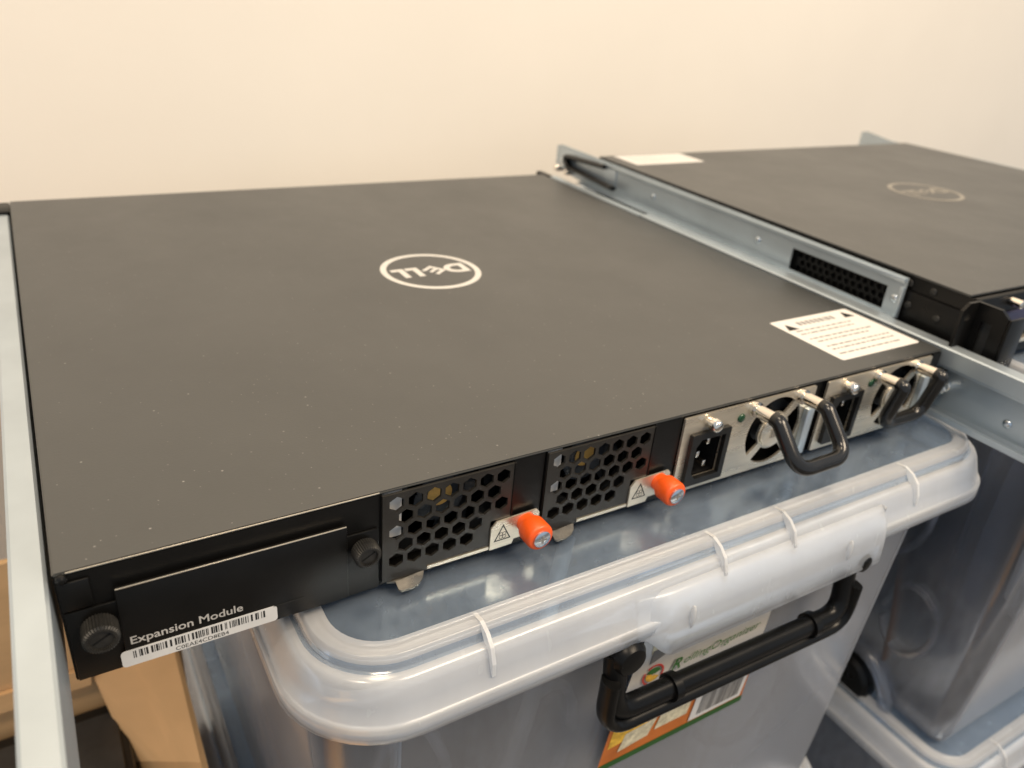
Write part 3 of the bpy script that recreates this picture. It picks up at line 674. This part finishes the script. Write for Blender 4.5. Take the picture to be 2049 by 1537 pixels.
    for cx, cz_ in ((.2235, -.1130), (.3175, -.1158)):
        lathe('handle_collar', [(0, .0052), (0, .0066), (.0042, .0066), (.0042, .0052)], (cx, hy, cz_), (1, 0, -0.03), 'ribblack', h, 24)
    for cx, cz_, R_ in ((.1955, -.0820, .0088), (.3480, -.0850, .0062)):
        p = lathe('handle_pivot', [(0, R_*0.85), (.008, R_), (.0115, R_*0.95), (.0138, R_*0.75), (.0146, R_*0.4)], (cx, -.0345, cz_), (0, -1, 0), 'ribblack', h, 28)
        for k in range(4):
            zx = cx - R_*0.7 + k*R_*0.33
            tube('pivot_ridge', [(zx, -.0462, cz_ + R_*0.5), (zx, -.0482, cz_), (zx, -.0456, cz_ - R_*0.7)], .0006, 'ribblack', p, 8)
    if sticker:
        # flat top of the sticker sits just clear of the wall
        yb = lambda z: -.0312 + (-.100 - z)*(.0090/.230) - 0.0006
        def quad(nm, pts, off, mat):
            bm = bmesh.new(); fr = [bm.verts.new((x*mm, yb(z*mm) - off*mm, z*mm)) for x, z in pts]; bk = [bm.verts.new((v.co.x, v.co.y + .00012, v.co.z)) for v in fr]
            bm.faces.new(fr); bm.faces.new(bk[::-1])
            for i in range(len(fr)): bm.faces.new((fr[i], fr[(i+1) % len(fr)], bk[(i+1) % len(fr)], bk[i]))
            return from_bm(nm, bm, mat, st)
        st = None
        st = tag(quad('sticker', [(206.5, -182), (306, -182), (306, -88), (218, -88)], 0.2, 'white')); st.parent = t; st.matrix_parent_inverse = INV[t]
        quad('sticker_corner', [(224, -106), (306, -106), (306, -88), (222.5, -88)], 0.5, 'cream')
        quad('sticker_grey', [(224.2, -113), (237, -108), (237, -104), (224.6, -104)], 0.7, 'greyink')
        quad('sticker_orange', [(206.5, -178), (306, -178), (306, -158), (209, -150)], 0.5, 'printorange')
        quad('sticker_stripe', [(206.6, -182), (306, -182), (306, -177.5), (206.8, -177.5)], 0.8, 'dgreen')
        quad('sticker_photo', [(210, -166), (232, -164), (238, -146), (212, -146)], 0.7, 'yellow')
        quad('sticker_photo', [(217, -172), (236, -170), (240, -158), (220, -160)], 0.9, 'cream')
        quad('sticker_photo', [(240, -168), (262, -168), (264, -150), (244, -150)], 0.9, 'cream')
        quad('sticker_photo', [(242, -152), (268, -152), (268, -142), (244, -142)], 1.1, 'yellow')
        quad('sticker_photo', [(256, -150), (268, -148), (270, -140), (258, -142)], 1.3, 'green')
        quad('barcode_field', [(265, -176), (303, -176), (305, -150), (267, -150)], 1.1, 'paper')
        r_ = random.Random(5); wz = []
        for i in range(26): wz += [r_.choice([1, 1, 2, 3]), r_.choice([1, 1, 2])]
        bar_set('barcode_print', wz[:-1], .270, .300, lambda a, b: [(a, yb(-.173) - .0014, -.173), (b, yb(-.173) - .0014, -.173), (b + .001, yb(-.157) - .0014, -.157), (a + .001, yb(-.157) - .0014, -.157)], 'greyink', st)
        text('lettering', 'R', 11*mm, lambda a, b: (.2385 + a, yb(-.121 + b) - .0012, -.1240 + b), 'green', st, shear=0.3, bold=0.2*mm)
        text('lettering', 'ollingOrganizer', 7.5*mm, lambda a, b: (.2462 + a, yb(-.121 + b) - .0012, -.1225 + b + a*0.03), 'green', st, shear=0.3, width=.052)
        for r0, r1, a0, a1, mt in ((6.6, 5.6, -30, 130, 'redink'), (6.6, 5.6, 150, 250, 'redink'), (4.6, 0.8, 20, 150, 'green'), (4.6, 0.8, 160, 330, 'yellow')):
            arc = [(228 + r0*math.cos(math.radians(a0 + (a1-a0)*i/10)), -121 + r0*math.sin(math.radians(a0 + (a1-a0)*i/10))) for i in range(11)]
            arc += [(228 + r1*math.cos(math.radians(a1 + (a0-a1)*i/10)), -121 + r1*math.sin(math.radians(a1 + (a0-a1)*i/10))) for i in range(11)]
            quad('sticker_emblem', arc, 0.9, mt)
    return t
bA = storage_box('clear storage box with food-picture sticker and black handle under the nearest switch')
bB = storage_box('clear storage box with dark blue contents standing under the further switch', False)
bB.location += Vector((0.441, -0.040, 0.027))
bC = copy_tree(bB); bC['label'] = 'clear storage box at the bottom left, underneath the stickered one'
bC.location = bA.location + Vector((-0.0100, 0.012, -0.2985))
bD = copy_tree(bB); bD['label'] = 'clear storage box at the bottom right corner, underneath the dark blue one'
bD.location = bB.location + Vector((-0.002, -0.006, -0.2985))
# wheel and wheel arch of the blue-filled box
wx, wy, wz_ = 0.5170, 0.018, -0.318
for tt, off in ((bB, 0),):
    wh = lathe('castor_wheel', [(0, .004), (0, .020), (.003, .023), (.013, .023), (.016, .020), (.016, .004)], (wx - .006, wy + .004, wz_ + .003), (1, 0, 0), 'ribblack', None, 28)
    wh.parent = tt; wh.matrix_parent_inverse = Matrix.Translation(tt.location).inverted()
    arcp = [(wx + .002, wy + .034*math.cos(math.radians(a)), wz_ - .012 + .046*math.sin(math.radians(a))) for a in range(0, 181, 12)]
    ar = tube('wheel_arch', arcp, .0055, 'body', None, 10); ar.parent = tt; ar.matrix_parent_inverse = Matrix.Translation(tt.location).inverted()

# ------------------------------------------------------------------ what the boxes hold
def rough_box(name, x0, x1, y0, y1, z0, z1, mat, label, cat, sub=5, amp=0.003):
    bm = bmesh.new(); bm_box(bm, x0, x1, y0, y1, z0, z1)
    bmesh.ops.bevel(bm, geom=bm.edges[:], offset=0.010, segments=3, affect='EDGES')
    bmesh.ops.subdivide_edges(bm, edges=bm.edges[:], cuts=2, use_grid_fill=True)
    r = random.Random(len(name) + int(x0*1000))
    for v in bm.verts: v.co += Vector((math.sin(v.co.y*60 + v.co.z*40), math.sin(v.co.x*55 + v.co.z*30), math.sin(v.co.x*35 + v.co.y*45))) * amp
    return tag(from_bm(name, bm, mat, None, 60), label, cat)
rough_box('equipment_case', .150, .395, .020, .43, -.325, -.085, 'slate', 'slate grey case filling the stickered storage box', 'case')
rough_box('navy_case', .526, .830, -.022, .42, -.295, -.060, 'navy', 'dark navy case inside the box under the further switch', 'case')
tag(tube('loose_cable', [(.150, -.006, -.300), (.152, -.014, -.24), (.160, -.016, -.18), (.172, -.013, -.13), (.190, .005, -.095), (.215, .03, -.080)], .0042, 'cablegrey', None, 10), 'pale grey cable standing behind the front wall of the stickered box', 'cable')
for i, (cx_, cz_, r1, r2_, mt, lb) in enumerate((
    (.115, -.20, .022, .075, 'bag', 'thin grey cable loop near the left front corner of the stickered box'),
    (.345, -.21, .040, .055, 'greypl', 'black cable loop behind the front wall of the stickered box, right of its label'))):
    tag(tube('looped_cable', [(cx_ + r1*math.cos(t_*0.35), -.004 - .003*math.sin(t_), cz_ + r2_*math.sin(t_*0.35)) for t_ in range(0, 17)], .0028, mt, None, 8), lb, 'cable')
rough_box('white_carton', .330, .395, .004, .016, -.33, -.225, 'white', 'pale carton low behind the front wall of the stickered box', 'carton', 4, 0.001)
for i, (cy_, cz_, r1, r2_, lb) in enumerate((
    (.035, -.150, .030, .045, 'dark cable loop pressed against the side wall of the navy-filled box'),
    (-.005, -.235, .020, .030, 'small dark cable loop low in the near corner of the navy-filled box'))):
    tag(tube('looped_cable', [(.5205 + .001*math.sin(t_), cy_ + r1*math.cos(t_*0.37), cz_ + r2_*math.sin(t_*0.37)) for t_ in range(0, 17)], .0026, 'bag', None, 8), lb, 'cable')
tag(tube('looped_cable', [(.186 + .018*math.cos(t*0.5), -.008, -.17 + .04*math.sin(t*0.5)) for t in range(0, 13)], .0026, 'bag', None, 10), 'dull looped cable inside the stickered box near its handle', 'cable')
tag(tube('brown_cable', [(.5185, .06, -.08), (.5190, .035, -.14), (.5195, .015, -.19), (.520, .005, -.24), (.521, .0, -.28)], .0022, 'copper', None, 8), 'thin brown cable inside the box under the further switch', 'cable')
bm = bmesh.new()
for i in range(9): bm_tube(bm, [(.5215 + .004*math.cos(t*0.6), .060 + i*.0075 - .02 + .003*math.sin(t), -.070 - i*.004 + .014*math.sin(t*0.6)) for t in range(0, 11)], .0022, 8)
tag(from_bm('coiled_cable', bm, 'greypl', None, 50), 'ribbed coil of dark cable at the top of the navy-filled box', 'cable')
rough_box('grey_bag', .575, .800, -.0500, -.0340, -.225, -.080, 'white', 'pale bag behind the front wall of the right-hand box', 'bag', 4, 0.002)

# ------------------------------------------------------------------ cardboard box and adapter at the lower left
cb = thing('cardboard_box', (-0.15, 0.05, -0.42), 'open brown cardboard box on the floor at the lower left', 'cardboard box')
box('back_wall', -.34, .050, .236, .241, FLOOR + .002, -.165, 'card', cb, .001)
box('side_wall', -.345, -.340, -.20, .240, FLOOR + .002, -.20, 'card', cb, .001)
def slab(name, q, th, mat, parent):
    bm = bmesh.new(); vs = [bm.verts.new(p) for p in q]; f = bm.faces.new(vs)
    bmesh.ops.subdivide_edges(bm, edges=bm.edges[:], cuts=1, use_grid_fill=True)
    bmesh.ops.solidify(bm, geom=bm.faces[:], thickness=th); return from_bm(name, bm, mat, parent, 30)
slab('flap', [(-.003, .2355, -.274), (.047, .2355, -.264), (.0445, .02, -.262), (.0236, .1536, -.362)], .004, 'card', cb)
slab('flap', [(-.335, .2355, -.262), (-.006, .2355, -.262), (-.008, .2335, -.275), (-.335, .2335, -.275)], .004, 'card', cb)
slab('side_wall', [(.040, .234, -.300), (.040, -.02, -.300), (.040, -.02, FLOOR + .002), (.040, .234, FLOOR + .002)], .004, 'card', cb)
slab('box_bottom', [(-.335, -.20, FLOOR + .006), (.010, -.20, FLOOR + .006), (.010, .235, FLOOR + .006), (-.335, .235, FLOOR + .006)], .004, 'card', cb)
ad = thing('power_adapter', (-0.06, .12, -.36), 'black ribbed adapter case lying inside the open cardboard box', 'adapter')
box('case', -.120, .0085, .02, .232, FLOOR + .008, -.297, 'blackplastic', ad, .004)
box('lid_panel', -.040, .0030, .05, .220, -.2965, -.2935, 'greypl', ad, .0012)
box('lid_panel', -.110, -.050, .05, .220, -.2965, -.2935, 'greypl', ad, .0012)
